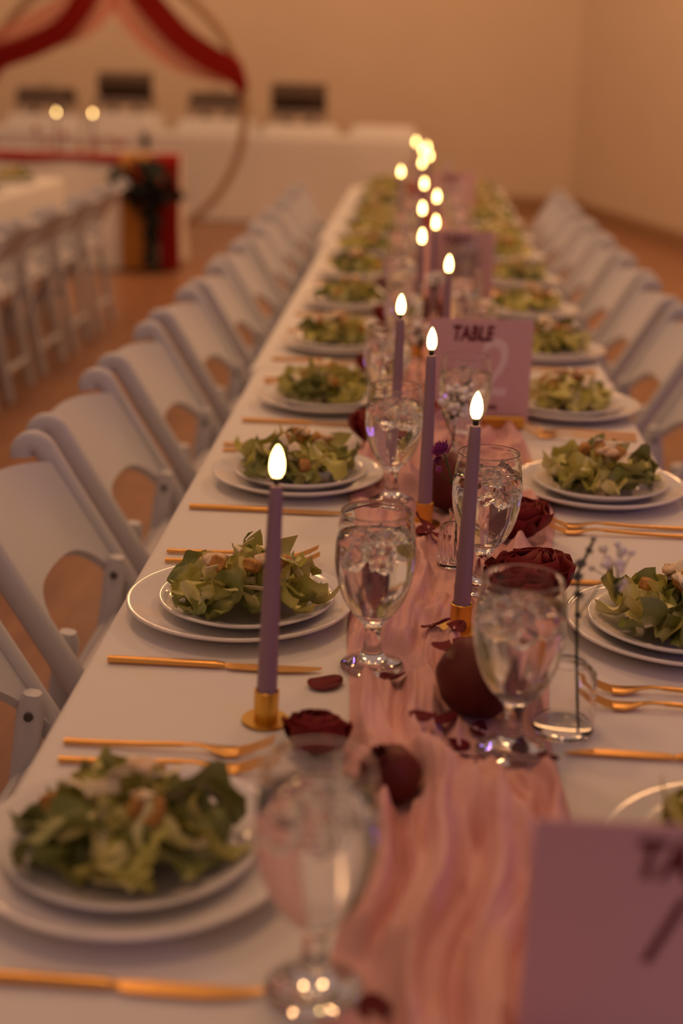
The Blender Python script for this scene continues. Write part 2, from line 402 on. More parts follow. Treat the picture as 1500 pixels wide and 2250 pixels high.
def build_runner():
    nu, nv = 110, 1800
    Y = 0.5 + 7.35*np.linspace(0, 1, nv)**1.6
    U = np.linspace(0, 1, nu)
    l = np.interp(Y, edgeY, edgeL) + 0.008*wave1(Y*2.2, 1); r = np.interp(Y, edgeY, edgeR) + 0.008*wave1(Y*2.2, 2)
    uu, yy = np.meshgrid(U, Y, indexing='ij')
    X = l + (r-l)*uu
    warp = 0.09*wave1(Y*1.6, 3) + 0.035*wave1(Y*4, 4)
    ph = (uu + warp)
    amp = 0.55 + 0.45*wave1(Y*3, 5)
    h = 0.5+0.5*np.sin(2*PI*(3.7*ph + 0.28*wave1(Y*3, 6)))
    h = h**1.5*(0.6+0.4*amp)
    g = (0.5+0.5*np.sin(2*PI*(8.3*ph + 0.4*wave1(Y*5, 8) + 1.3)))**1.3
    g2 = 0.5+0.5*np.sin(2*PI*(23*ph + 0.5*wave1(Y*7, 9)))
    cr = np.sin(yy*95 + 8*np.sin(uu*20 + yy*3))*np.sin(uu*37+yy*11)
    H = 0.0205*h + 0.0110*g + 0.0028*g2 + 0.0010*cr
    H *= 1 + 0.5*np.exp(-((yy-1.06)/0.10)**2) + 0.25*np.exp(-((yy-0.8)/0.15)**2)
    edge = np.clip(np.minimum(uu, 1-uu)/0.07, 0, 1)**0.6
    for (ax, ay, bx, by, wd_, hh) in [(-0.01, 1.17, 0.085, 1.02, 0.020, 0.040), (0.02, 1.10, -0.03, 0.86, 0.018, 0.028), (0.045, 1.02, 0.035, 0.74, 0.015, 0.024), (-0.06, 1.75, 0.0, 1.5, 0.013, 0.016), (-0.075, 1.36, -0.05, 1.16, 0.014, 0.018)]:
        dx, dy = bx-ax, by-ay; L2 = dx*dx+dy*dy
        tt = np.clip(((X-ax)*dx + (yy-ay)*dy)/L2, 0, 1); dd = np.hypot(X-ax-tt*dx, yy-ay-tt*dy)
        H = H*(1-0.6*np.exp(-(dd/wd_)**2)) + hh*np.exp(-(dd/wd_)**2)
    H = 0.0015 + H*edge
    for (sx, sy, sr) in STAND:
        d = np.hypot(X-sx, yy-sy); k = np.clip((d-sr*0.95)/0.03, 0, 1); k = k*k*(3-2*k)
        H = 0.0012*(1-k) + H*k
    bpy.context.view_layer.update()
    V, F3 = [], []
    for o in C.objects:
        if o.type != 'MESH': continue
        r0 = o
        while r0.parent: r0 = r0.parent
        if r0.name.split('.')[0] not in ('dinner_plate', 'dinner_fork', 'dinner_knife', 'card_stand', 'table_card', 'bud_vase', 'water_goblet', 'candle_holder', 'pomegranate', 'red_rose'): continue
        if o.name.split('.')[0] in ('water', 'ice_cube') or abs(r0.location.x) > 0.5: continue
        b = len(V); V += [o.matrix_world @ q.co for q in o.data.vertices]; F3 += [[i+b for i in q.vertices] for q in o.data.polygons]
    tree = BVHTree.FromPolygons(V, F3)
    lim = np.full(H.shape, 1.0)
    for i in range(nu):
        for j in range(nv):
            h_ = tree.ray_cast(Vector((float(X[i, j]), float(Y[j]), T-0.003)), Vector((0, 0, 1)), 0.065)
            if h_[0] is not None: lim[i, j] = h_[0].z - T - 0.0007
    for (cx, cy, hw) in CARDS:
        lim = np.where((np.abs(X-cx) < hw+0.006) & (np.abs(yy-cy) < 0.014), np.minimum(lim, 0.0080), lim)
    for n_, ax in ((2, 0), (2, 1)):
        for _ in range(n_):
            a = np.moveaxis(lim, ax, 0); b = a.copy()
            b[1:] = np.minimum(b[1:], a[:-1]); b[:-1] = np.minimum(b[:-1], a[1:]); lim = np.moveaxis(b, 0, ax)
    tot = np.maximum(0.0004, np.minimum(H + 0.0006, lim))
    v = np.stack([X, yy, T + tot], -1).reshape(-1, 3)
    f = [[i*nv+j, (i+1)*nv+j, (i+1)*nv+j+1, i*nv+j+1] for i in range(nu-1) for j in range(nv-1)]
    me = mesh('table_runner', v.tolist(), f)
    tag(obj('table_runner', me, 'runner'), 'crumpled pink gauze runner laid down the middle of the long table', 'runner')
T2 = T + 0.0024     # things standing on the gauze

# ------------------------------------------------------------------ plates
def plate_mesh(R, h, name):
    prof = [(0, 0.004), (R*0.55, 0.0042), (R*0.66, 0.006), (R*0.80, h*0.55), (R*0.93, h*0.86), (R*0.985, h*0.98), (R, h*0.95), (R*1.0, h*0.84),
            (R*0.93, h*0.66), (R*0.80, h*0.33), (R*0.66, 0.0005), (R*0.60, 0.0), (0, 0.0)]
    return mesh(name, *lathe(prof, 96), sharp=75)
PL = plate_mesh(0.134, 0.023, 'dinner_plate'); SP = plate_mesh(0.1035, 0.021, 'salad_plate')

# ------------------------------------------------------------------ salads
def lettuce(seed, L, W, ruff, curl, bend, torn):
    r_ = random.Random(seed); nu, nv = 13, 11
    ph = [r_.uniform(0, 6.28) for _ in range(6)]
    v, at = [], []
    for i in range(nu):
        for j in range(nv):
            u = i/(nu-1); t = j/(nv-1)*2-1
            wid = W*1.12*max(0.10, 1-abs(2*u-1)**3.2)**0.5*(1+torn*math.sin(ph[0]+u*9)*0.22)
            x = (u-0.5)*L*(1+torn*0.18*math.sin(ph[1]+t*5))
            y = t*wid/2
            z = curl*W*(t*t)*0.6 + bend*L*(u-0.5)**2*1.6
            z += ruff*abs(t)**2*math.sin(u*9+ph[2]+(2 if t > 0 else 0))*0.009
            z += ruff*math.sin(t*7+ph[3]+u*4)*0.004
            y += ruff*abs(t)*math.sin(u*19+ph[4])*0.004
            z += 0.003*math.exp(-(t*5)**2)
            v.append((x, y, z)); at.append(max(0, 1-abs(t)*3.2)*(1-0.45*u))
    f = [[i*nv+j, (i+1)*nv+j, (i+1)*nv+j+1, i*nv+j+1] for i in range(nu-1) for j in range(nv-1)]
    return v, f, at
LEAF = []
for k, (L, W, ruff, curl, bend, torn, mt) in enumerate([
    (0.075, 0.050, 0.7, 0.55, 0.5, 0.3, 'leaf_dark'), (0.070, 0.042, 0.8, 0.35, -0.6, 0.4, 'leaf_dark'), (0.060, 0.036, 1.0, 0.5, 0.3, 0.5, 'leaf_dark'),
    (0.072, 0.048, 0.9, 0.55, 0.6, 0.4, 'leaf_mid'), (0.060, 0.040, 1.1, -0.4, 0.6, 0.5, 'leaf_mid'), (0.055, 0.034, 1.0, 0.6, -0.6, 0.4, 'leaf_mid'), (0.065, 0.044, 0.8, 0.7, 0.4, 0.5, 'leaf_mid'),
    (0.062, 0.036, 1.0, 0.5, 0.5, 0.4, 'leaf_pale'), (0.050, 0.034, 1.1, 0.7, -0.4, 0.4, 'leaf_pale'), (0.055, 0.030, 0.6, 0.5, 0.4, 0.2, 'leaf_pale')]):
    v, f, at = lettuce(k, L, W, ruff, curl, bend, torn)
    me = mesh('lettuce_leaf', v, f, attr=at); me.materials.append(M[mt]); LEAF.append(me)
CROUT = []
for k in range(3):
    v, f = bevel_box(-0.011, 0.011, -0.0085, 0.0085, -0.008, 0.008, 0.003)
    v = [(x*(1+random.uniform(-.12, .12)), y*(1+random.uniform(-.12, .12)), z*(1+random.uniform(-.12, .12))) for x, y, z in v]
    CROUT.append(mesh('crouton', v, f, sharp=40))
SHAV = []
for k in range(3):
    b_ = random.uniform(4, 9); a_ = random.uniform(0, 6)
    SHAV.append(mesh('parmesan_shaving', *thick(grid(lambda u, t: ((u-.5)*0.042, (t-.5)*(0.018+0.005*math.sin(u*5+a_)), 0.006*math.sin(u*b_*0.5+a_)+0.004*math.cos(t*3)), 8, 5), 0.0016)))
CHK = []
for k in range(2):
    r_ = random.Random(40+k)
    v, f = lathe([(0, -0.008), (0.008, -0.007), (0.013, -0.001), (0.011, 0.006), (0.005, 0.009), (0, 0.009)], 10)
    v = [(x*1.35*(1+r_.uniform(-.2, .2)), y*(1+r_.uniform(-.2, .2)), z*(1+r_.uniform(-.2, .2))) for x, y, z in v]
    CHK.append(mesh('chicken_piece', v, f))
def bowl(x, y):                    # height of the salad plate's face above its floor
    r_ = math.hypot(x, y)
    return 0.0012 + max(0.0, (r_-0.060)/0.042)*0.0165 if r_ < 0.105 else 0.0165
def salad(loc, label, seed, n=30, wide=1.0, group='caesar salads on the plates'):
    r_ = random.Random(seed)
    t = thing('caesar_salad', label, 'salad', loc, (0, 0, r_.uniform(0, 6.28)), group)
    R = 0.070*wide
    for k in range(n):
        q = (k+0.5)/n
        rad = R*math.sqrt(q) * r_.uniform(0.85, 1.08); ang = k*2.39996 + r_.uniform(-.3, .3)
        hz = 0.040*(1-(rad/R)**2*0.88) if rad < R else 0.006
        layer = r_.random()
        z = 0.006 + hz*(0.30+0.70*layer)
        tilt = r_.uniform(-0.55, 0.60) - 0.12*(rad/R)
        if rad > 0.75*R: me = r_.choice(LEAF[0:8])
        else: me = r_.choice(LEAF[3:10] + LEAF[7:10] if layer > 0.3 else LEAF)
        # blade leans up and outwards
        e = Matrix.Rotation(ang + r_.uniform(-.9, .9), 4, 'Z') @ Matrix.Rotation(-tilt, 4, 'Y') @ Matrix.Rotation(r_.uniform(-.9, .9), 4, 'X')
        s = r_.uniform(0.78, 1.18)
        p = Vector((rad*math.cos(ang), rad*math.sin(ang), z))
        lift = 0
        for vv in me.vertices:
            q3 = e @ (vv.co*s) + p; lift = max(lift, bowl(q3.x, q3.y) - q3.z)
        p.z += lift
        obj('lettuce_leaf', me, None, t, p, e.to_euler(), s)
    for k in range(5):
        rad = R*r_.uniform(0.1, 0.95); ang = k*1.256+r_.uniform(-.6, .6)
        z = 0.030 + 0.034*(1-(rad/R)**2)
        obj('crouton', CROUT[k % 3], 'crouton', t, (rad*math.cos(ang), rad*math.sin(ang), z), (r_.uniform(0, 3), r_.uniform(0, 3), r_.uniform(0, 3)), r_.uniform(.8, 1.15))
    for k in range(6):
        rad = R*r_.uniform(0.0, 0.9); ang = k*1.05+r_.uniform(-.4, .4)
        z = 0.036 + 0.034*(1-(rad/R)**2)
        obj('parmesan_shaving', SHAV[k % 3], 'parmesan', t, (rad*math.cos(ang), rad*math.sin(ang), z), (r_.uniform(-.6, .6), r_.uniform(-.6, .6), r_.uniform(0, 6)), r_.uniform(.55, .9))
    for k in range(2):
        rad = R*r_.uniform(0.0, 0.7); ang = r_.uniform(0, 6.28)
        obj('chicken_piece', CHK[k % 2], 'chicken', t, (rad*math.cos(ang), rad*math.sin(ang), 0.040+0.03*(1-(rad/R)**2)), (0.3, 0, r_.uniform(0, 6)), (r_.uniform(.7, 1.0), r_.uniform(.7, .9), 0.55))
    return t

# ------------------------------------------------------------------ cutlery (handle end at x=0, tip along +x)
def fork_meshes():
    hp = [(0, 0, 0.0028), (0.03, 0, 0.003), (0.08, 0, 0.0045), (0.125, 0, 0.007)]
    handle = mesh('handle', *sweep(hp, lambda t: rrect(0.0075-0.001*t, 0.005-0.001*t, 0.0012)), sharp=50)
    neck = [(0.123, 0, 0.007), (0.138, 0, 0.0078), (0.150, 0, 0.006), (0.160, 0, 0.0035), (0.170, 0, 0.002), (0.182, 0, 0.0025)]
    wd = lambda t: rrect(0.006 if t < 0.35 else 0.006+0.016*min(1, (t-0.35)/0.4), 0.0024, 0.0008)
    parts = [sweep(neck, wd)]
    for k in range(4):
        y = (k-1.5)*0.0058
        parts.append(sweep([(0.180, y, 0.0025), (0.192, y, 0.006), (0.206, y, 0.012), (0.219, y*0.92, 0.019)], lambda t: rrect(0.0030-0.0012*t, 0.0018-0.0006*t, 0.0004)))
    return handle, mesh('fork_head', *join(*parts), sharp=50)
def knife_meshes():
    hp = [(0, 0, 0.0035), (0.06, 0, 0.0035), (0.118, 0, 0.0035), (0.128, 0, 0.003)]
    handle = mesh('handle', *sweep(hp, lambda t: rrect(0.009-0.002*(t > .9), 0.0068-0.002*(t > .9), 0.0018)), sharp=50)
    v, f = [], []
    prof = [(0.127, -0.003, 0.003), (0.135, -0.0075, 0.0035), (0.16, -0.0085, 0.0045), (0.19, -0.009, 0.0045), (0.212, -0.006, 0.0045), (0.226, -0.001, 0.0044), (0.232, 0.003, 0.0042)]
    for x, a, b in prof:
        v += [(x, a, 0.0022), (x, b, 0.0018), (x, b, 0.0042), (x, a, 0.0030)]
    for i in range(len(prof)-1):
        for j in range(4):
            q = (j+1) % 4; f.append([i*4+j, i*4+q, i*4+4+q, i*4+4+j])
    f += [[3, 2, 1, 0], [len(v)-4, len(v)-3, len(v)-2, len(v)-1]]
    return handle, mesh('blade', v, f, sharp=40)
FH, FT = fork_meshes(); KH, KB = knife_meshes()
def fork(x, y, rz, label, group):
    t = thing('dinner_fork', label, 'fork', (x, y, T+0.0014), (0, 0, rz), group); t.scale = (0.92, 0.95, 0.95)
    obj('handle', FH, 'gold', t); obj('fork_head', FT, 'gold', t)
def knife(x, y, rz, label, group):
    t = thing('dinner_knife', label, 'knife', (x, y, T+0.0014), (0, 0, rz), group)
    obj('handle', KH, 'gold', t); obj('blade', KB, 'gold', t)

# ------------------------------------------------------------------ goblets
def goblet_meshes():
    # outer profile from the foot up, then back down the inner bowl
    out = [(0, 0.0), (0.0335, 0.0), (0.0345, 0.0015), (0.034, 0.003), (0.026, 0.006), (0.016, 0.010), (0.0125, 0.014), (0.0105, 0.022), (0.0088, 0.032),
           (0.0085, 0.040), (0.0100, 0.047), (0.0138, 0.053), (0.0185, 0.058), (0.0265, 0.0665), (0.0335, 0.079), (0.0385, 0.093), (0.0418, 0.109), (0.0430, 0.122), (0.0427, 0.136),
           (0.0412, 0.152), (0.0392, 0.166), (0.0384, 0.1725), (0.0381, 0.1750), (0.0379, 0.1760), (0.03745, 0.1767)]
    inn = [(0.0370, 0.1766), (0.0366, 0.1758), (0.0367, 0.1748), (0.03735, 0.1725), (0.0382, 0.166), (0.0402, 0.152), (0.0417, 0.136), (0.0420, 0.122), (0.0407, 0.109), (0.0373, 0.093), (0.0320, 0.079), (0.0240, 0.0685), (0.0150, 0.0625), (0.006, 0.0605), (0, 0.060)]
    g = mesh('goblet_glass', *lathe(out+inn, 72), sharp=85)
    lv = 0.150
    wp = [(0, 0.0596), (0.006, 0.0601), (0.0152, 0.0621), (0.0243, 0.0682), (0.0323, 0.0788), (0.0376, 0.0929), (0.0410, 0.109), (0.0423, 0.122), (0.0420, 0.136), (0.0407, 0.1495), (0.0400, lv), (0.02, lv), (0, lv)]
    return g, mesh('water', *lathe(wp, 56), sharp=50)
GOB, WAT = goblet_meshes()
ICE = []
for k in range(5):
    r_ = random.Random(k+11)
    v, f = bevel_box(-0.013, 0.013, -0.010, 0.010, -0.009, 0.009, 0.003)
    v = [(x*(1+r_.uniform(-.25, .25)), y*(1+r_.uniform(-.25, .25)), z*(1+r_.uniform(-.25, .25))) for x, y, z in v]
    ICE.append(mesh('ice_cube', v, f, smooth=False))
def goblet(x, y, label, seed, z=None, ice=8):
    r_ = random.Random(seed)
    t = thing('water_goblet', label, 'goblet', (x, y, T2 if z is None else z), (0, 0, r_.uniform(0, 6)), 'stemmed water goblets')
    obj('goblet_glass', GOB, 'glass', t); wv = obj('water', WAT, 'water', t)
    for k in range(ice):
        a = k*2.4+r_.uniform(-.3, .3); q = 0.024*math.sqrt((k+0.5)/ice)
        lay = k % 2
        obj('ice_cube', ICE[k % 5], 'ice', wv, (q*math.cos(a), q*math.sin(a), 0.146 - 0.020*lay + r_.uniform(-.004, .004)), (r_.uniform(-.7, .7), r_.uniform(-.7, .7), r_.uniform(0, 6)), r_.uniform(.7, 0.95))
    STAND.append((x, y, 0.044))
    return t

# ------------------------------------------------------------------ candles
CAND = mesh('wax', *lathe([(0, 0.006), (0.0095, 0.006), (0.0102, 0.03), (0.0098, 0.06), (0.0085, 0.14), (0.0070, 0.225), (0.0064, 0.240), (0.0056, 0.2435), (0.002, 0.2445), (0, 0.2445)], 24), sharp=50)
WICK = mesh('wick', *lathe([(0, 0.244), (0.0032, 0.244), (0.0036, 0.249), (0.0028, 0.2525), (0, 0.2525)], 10))
FLAM = mesh('flame', *lathe([(0, 0.2515), (0.0042, 0.2523), (0.0062, 0.2560), (0.0070, 0.2615), (0.0066, 0.2675), (0.0052, 0.2735), (0.0032, 0.2785), (0.0014, 0.2815), (0, 0.2828)], 16))
HOLD = mesh('cup', *lathe([(0, 0.0), (0.0118, 0.0), (0.0122, 0.002), (0.0126, 0.033), (0.0118, 0.0335), (0.0110, 0.033), (0.0106, 0.005), (0, 0.005)], 28), sharp=40)
BASE = mesh('base_disc', *lathe([(0, 0.0), (0.0235, 0.0), (0.024, 0.001), (0.0235, 0.0022), (0, 0.0022)], 36), sharp=40)
def candle(x, y, label, hlabel, tilt=(0, 0), z=None, group='lilac taper candles on the long table'):
    z = T2 if z is None else z
    h = thing('candle_holder', hlabel, 'candle holder', (x, y, z), (tilt[1], tilt[0], 0), group.replace('lilac taper candles', 'brass candle holders'))
    obj('base_disc', BASE, 'brass', h); obj('cup', HOLD, 'brass', h)
    t = thing('taper_candle', label, 'candle', (x, y, z+0.0005), (tilt[1], tilt[0], 0), group)
    obj('wax', CAND, 'wax', t); obj('wick', WICK, 'wick', t); obj('flame', FLAM, 'flame', t)
    STAND.append((x, y, 0.027))
CANDLES = [(-0.170, 1.280), (0.028, 1.540), (-0.015, 1.935), (-0.065, 2.223), (0.017, 2.729), (-0.035, 3.18), (0.0, 3.489), (-0.036, 3.836), (0.002, 4.211), (-0.035, 4.687),
           (-0.116, 5.197), (-0.05, 5.735), (-0.02, 6.201), (-0.051, 6.638), (-0.025, 6.923), (-0.082, 7.364)]
CN = ['standing alone on the white cloth beside two gold forks', 'rising before the ice water goblet and ribbed vase', 'behind the ribbed vase, before the TABLE 2 card', 'left of the TABLE 2 card'.replace('left of', 'just aside of')]
for i, (x, y) in enumerate(CANDLES):
    tl = [(math.radians(1.9), 0), (math.radians(1.2), 0), (0, 0), (math.radians(.5), 0)][i] if i < 4 else (math.radians(random.uniform(-.5, 1.2)), 0)
    if i < 4: a, b = 'lit lilac taper candle ' + CN[i], 'brass candle holder of the taper ' + CN[i]
    else: a, b = f'lit lilac taper candle, {ORD[16-i]} from the buffet end of the runner', f'brass candle holder, {ORD[16-i]} from the buffet end of the runner'
    candle(x, y, a, b, tl, z=T+0.0014 if i == 0 else None)

# ------------------------------------------------------------------ settings down both sides
LX = [-0.245, -0.231, -0.212, -0.204, -0.214, -0.219, -0.222, -0.222, -0.23, -0.235, -0.24, -0.24, -0.24]
RX = [0.262, 0.283, 0.252, 0.259, 0.259, 0.255, 0.255, 0.255, 0.255, 0.255, 0.25, 0.25, 0.25]
GL = {0: (-0.089, 0.855), 1: (-0.070, 1.425), 2: (-0.064, 2.045)}
GR = {0: (0.071, 1.238), 1: (0.058, 1.683), 2: (0.046, 2.285)}
for side, XS, YS, G in ((-1, LX, LY, GL), (1, RX, RY, GR)):
    for i in range(NSET):
        x, y = XS[i], YS[i]; p = place(side, i)
        o = tag(obj('dinner_plate', PL, 'porcelain', None, (x, y, T+0.0006)), 'white dinner plate, ' + p, 'plate', 'white dinner plates'); STAND.append((x, y, 0.085))
        jx, jy = random.uniform(-.006, .006), random.uniform(-.006, .006)
        tag(obj('salad_plate', SP, 'porcelain', None, (x+jx+side*-0.002, y+jy, T+0.0054)), 'small white salad plate, ' + p, 'plate', 'white salad plates')
        salad((x+jx, y+jy, T+0.0100), 'caesar salad with croutons, ' + p, 100+i*2+(side > 0), n=32 if i < 5 else 24, wide=1.0)
        if i < 9:
            rz = 0.0 if side < 0 else PI
            ex = side*0.352 + random.uniform(-.006, .006)
            j = lambda: random.uniform(-.035, .035)
            s = -side
            fo = [(0.205, 'outer'), (0.168, 'inner')]
            for dy, wd_ in fo:
                q = p.replace('from the end away from the buffet', 'from end opposite buffet').replace('from the buffet end', 'from buffet end')
                fork(ex + (0.004 if wd_ == 'inner' else 0) + (0.014 if side > 0 and i == 3 else 0), y + s*dy, rz + j(), f'gold fork, {wd_} of its pair, {q}', 'gold forks')
            knife(ex, y - s*(0.160 if not (side > 0 and i == 0) else 0.205), rz - 0.02*side + (0.03 if side < 0 else 0) * -1, 'gold knife, ' + p, 'gold knives')
        if i in G: gx, gy = G[i]
        else: gx, gy = side*-0.0 + side*0.078 + random.uniform(-.012, .012), y + side*0.13 + random.uniform(-.015, .015)
        goblet(gx, gy, 'goblet of ice water, ' + p, 300+i*2+(side > 0), z=None, ice=9 if i < 4 else 4)

# ------------------------------------------------------------------ roses, pomegranates, petals
def petal_mesh(cup, w_, l_, roll, seed):
    r_ = random.Random(seed); a = r_.uniform(0, 6)
    def fn(u, t):
        s = t*2-1
        wd_ = w_*math.sin(PI*(0.10+0.62*u))**0.7
        ang = s*cup
        x = l_*u
        rad = 0.010 + 0.020*u
        yy_ = math.sin(ang)*wd_/max(cup, .2)*0.9
        zz = -(math.cos(ang)-1)*wd_*0.8 + 0.004*math.sin(s*4+a)*u
        # stand up along z, flaring at the lip
        return (zz*-1 + 0.004 + roll*u**3 + 0.012*math.sin(PI*u*0.9), yy_, x)
    return mesh('petal', *thick(grid(fn, 8, 9), 0.0006))
PET = [petal_mesh(1.3, 0.030, 0.036, 0.002, 1), petal_mesh(1.1, 0.036, 0.037, 0.006, 2), petal_mesh(0.9, 0.040, 0.036, 0.013, 3)]
def rose(loc, label, tilt, seed, s=1.0, full=True):
    r_ = random.Random(seed)
    t = thing('red_rose', label, 'rose', loc, (tilt[0], tilt[1], r_.uniform(0, 6)), 'dark red roses along the settings')
    lay = [(0, 3, 0.0, -0.05), (0, 4, 0.003, 0.03), (1, 5, 0.006, 0.08), (2, 6, 0.008, 0.20)]
    for k, (m_, n, rad, fl) in enumerate(lay):
        for q in range(n):
            a = 2*PI*q/n + k*0.7 + r_.uniform(-.12, .12)
            e = Matrix.Rotation(a, 4, 'Z') @ Matrix.Rotation(fl+r_.uniform(-.06, .06), 4, 'Y')
            obj('petal', PET[m_], 'rose', t, (rad*math.cos(a)*s, rad*math.sin(a)*s, (0.012-0.002*k)*s), e.to_euler(), s*r_.uniform(.92, 1.06))
    obj('calyx', mesh('calyx', *lathe([(0, 0.0), (0.004, 0.0), (0.011, 0.006), (0.013, 0.014), (0.010, 0.018), (0, 0.016)], 12)), 'stem', t, None, None, s)
ROS = [(-1, (-0.116, 1.212), 'beside the gold forks at the end away from the buffet', 0.74), (-1, (-0.082, 1.735), 'behind the goblet at the second aisle side plate', 1.0),
       (-1, (-0.103, 2.365), 'beside the third aisle side plate from end opposite buffet', 1.15), (-1, (-0.100, 2.935), 'beside the fourth aisle side plate from end opposite buffet', 1.2),
       (-1, (-0.102, 3.50), 'beside the fifth aisle side plate from end opposite buffet', 1.15), (-1, (-0.102, 4.06), 'beside the sixth aisle side plate from end opposite buffet', 1.1), (-1, (-0.100, 4.62), 'beside the seventh aisle side plate from end opposite buffet', 1.1),
       (-1, (-0.100, 5.105), 'beside the sixth aisle side plate from the buffet end', 1.1),
       (1, (0.118, 1.625), 'beside the second wall side plate, red and wide open', 1.3), (1, (0.112, 1.885), 'lying by the fork tips next to the ribbed vase', 1.12), (1, (0.13, 2.92), 'behind the TABLE 2 card', 1.1)]
for k, (sd, (x, y), lb, s) in enumerate(ROS):
    rose((x, y, T+0.001), 'dark red rose head ' + lb, (random.uniform(-.25, .1), sd*random.uniform(0.05, .25)), 500+k, s*1.12)
    STAND.append((x, y, 0.03))

def pom_meshes():
    v, f = lathe([(0, 0), (0.012, 0.0005), (0.026, 0.006), (0.036, 0.019), (0.0395, 0.036), (0.037, 0.052), (0.028, 0.067), (0.016, 0.0755), (0.009, 0.079), (0, 0.079)], 36)
    v = [(x*(1+0.03*math.cos(6*math.atan2(y, x))), y*(1+0.03*math.cos(6*math.atan2(y, x))), z) for x, y, z in v]
    b = mesh('fruit', v, f)
    cr = []
    n = 24
    prof = [(0.008, 0.076), (0.009, 0.082), (0.012, 0.089)]
    V = []; F2 = []
    for k, (r_, z) in enumerate(prof):
        for i in range(n):
            a = 2*PI*i/n; zz = z + (0.006*abs(math.cos(3*a)) if k == 2 else 0); V.append((r_*math.cos(a), r_*math.sin(a), zz))
    for k in range(2):
        for i in range(n):
            j = (i+1) % n; F2.append([k*n+i, k*n+j, (k+1)*n+j, (k+1)*n+i])
    return b, mesh('crown', *thick((V, F2), 0.0012))
PB_, PC_ = pom_meshes()
def pomegranate(x, y, label, rot, s=1.0, z=T2):
    t = thing('pomegranate', label, 'pomegranate', (x, y, z), (0, 0, rot[2]), 'pomegranates on the runner')
    # roll the fruit about its middle so that it still rests on the cloth
    R_ = Euler((rot[0], rot[1], 0)).to_matrix()
    c0 = Vector((0, 0, 0.0385*s)); off = c0 - R_ @ c0
    b = obj('fruit', PB_, 'pom', t, off, (rot[0], rot[1], 0), s); obj('crown', PC_, 'pom', t, off, (rot[0], rot[1], 0), s)
    STAND.append((x, y, 0.020*s))
pomegranate(0.040, 1.315, 'dark round pomegranate on the runner beside a brass candle holder', (1.35, 0.3, 0.4), 1.04)
pomegranate(0.022, 2.010, 'reddish brown pomegranate behind the ribbed vase with purple flower', (-1.2, 0.4, 0.2), 1.08)
pomegranate(-0.042, 1.130, 'dark red pomegranate half sunk in the bunched end of the runner', (0.5, -0.4, 0.0), 0.66)
pomegranate(0.03, 2.86, 'pomegranate on the runner behind the TABLE 2 card', (1.2, 0.2, 0.0), 0.9)
pomegranate(-0.005, 3.62, 'pomegranate between the two taper candles past the TABLE 2 card', (1.1, 0.2, 0.0), 0.9)

LPET = []
for k in range(4):
    r_ = random.Random(k+70); a = r_.uniform(0, 6); cu = r_.uniform(.5, 1.2)
    def fn(u, t, a=a, cu=cu):
        an = 2*PI*t; rr = u*(0.0145+0.002*math.sin(an*2+a)); x = rr*math.cos(an)*1.3; y = rr*math.sin(an)
        return (x, y, 0.0008 + cu*22*(x*x*0.8 + y*y*0.3) + 0.0008*math.sin(an*3+a)*u)
    LPET.append(mesh('rose_petal', *thick(grid(fn, 6, 19), 0.0007)))
PETALS = [(-0.117, 1.372, 'c'), (-0.045, 1.375, 'r'), (0.012, 1.425, 'r'), (0.020, 1.475, 'r'), (0.0, 1.50, 'r'), (-0.018, 1.86, 'r'), (0.004, 1.845, 'r'), (-0.016, 1.821, 'r'), (0.008, 1.272, 'r'), (0.040, 1.274, 'r'),
          (0.018, 1.236, 'r'), (0.003, 1.207, 'r'), (0.031, 1.190, 'r'), (-0.014, 1.246, 'r'), (-0.045, 0.832, 'r'), (0.100, 1.185, 'r'), (-0.046, 1.636, 'r'), (-0.066, 1.597, 'r'), (0.085, 1.74, 'r'), 
          (0.064, 2.216, 'r'), (-0.03, 2.42, 'r'), (0.06, 2.62, 'r'), (-0.02, 3.0, 'r'), (0.035, 3.262, 'r')]
MARKS = [(0.04, 1.30, 'by the dark round pomegranate'), (0.028, 1.52, 'by the brass holder next to that pomegranate'), (-0.01, 1.85, 'by the ribbed vase'), (-0.06, 1.42, 'by the foot of the second aisle side goblet'), (0.02, 1.19, 'at the bunched fold of the runner'),
         (-0.05, 0.88, 'by the foot of the first aisle side goblet'), (-0.058, 1.61, 'behind the second aisle side goblet'), (0.10, 1.19, 'by the foot of the first wall side goblet'), (0.085, 1.74, 'by the second wall side goblet'), (0.035, 0.95, 'before the table card opposite the buffet'), (0.01, 2.4, 'before the TABLE 2 card'), (0.02, 3.1, 'past the TABLE 2 card')]
for k, (x, y, kind) in enumerate(PETALS):
    r_ = random.Random(k+900)
    z = T + (0.0012 if kind == 'c' else 0.016)
    s = 1.12 if kind == 'c' else (r_.uniform(.68, .8) if 1.15 < y < 1.3 else r_.uniform(.8, 1.05))
    rot = (0, 0, 0.2) if kind == 'c' else (r_.uniform(-.5, .5), r_.uniform(-.5, .5), r_.uniform(0, 6))
    o = obj('rose_petal', LPET[k % 4], 'petal', None, (x, y, z), rot, s)
    if kind == 'c': tag(o, 'single burgundy rose petal on the white cloth by a knife tip', 'petal')
    else:
        near = min([(math.hypot(x-a, y-b), n_) for a, b, n_ in MARKS])[1]
        tag(o, 'burgundy rose petal on the runner ' + near, 'petal', 'loose rose petals ' + near); STAND.append((x, y, -1))
PETAL_OBJ = [o for o in C.objects if o.name.startswith('rose_petal')]

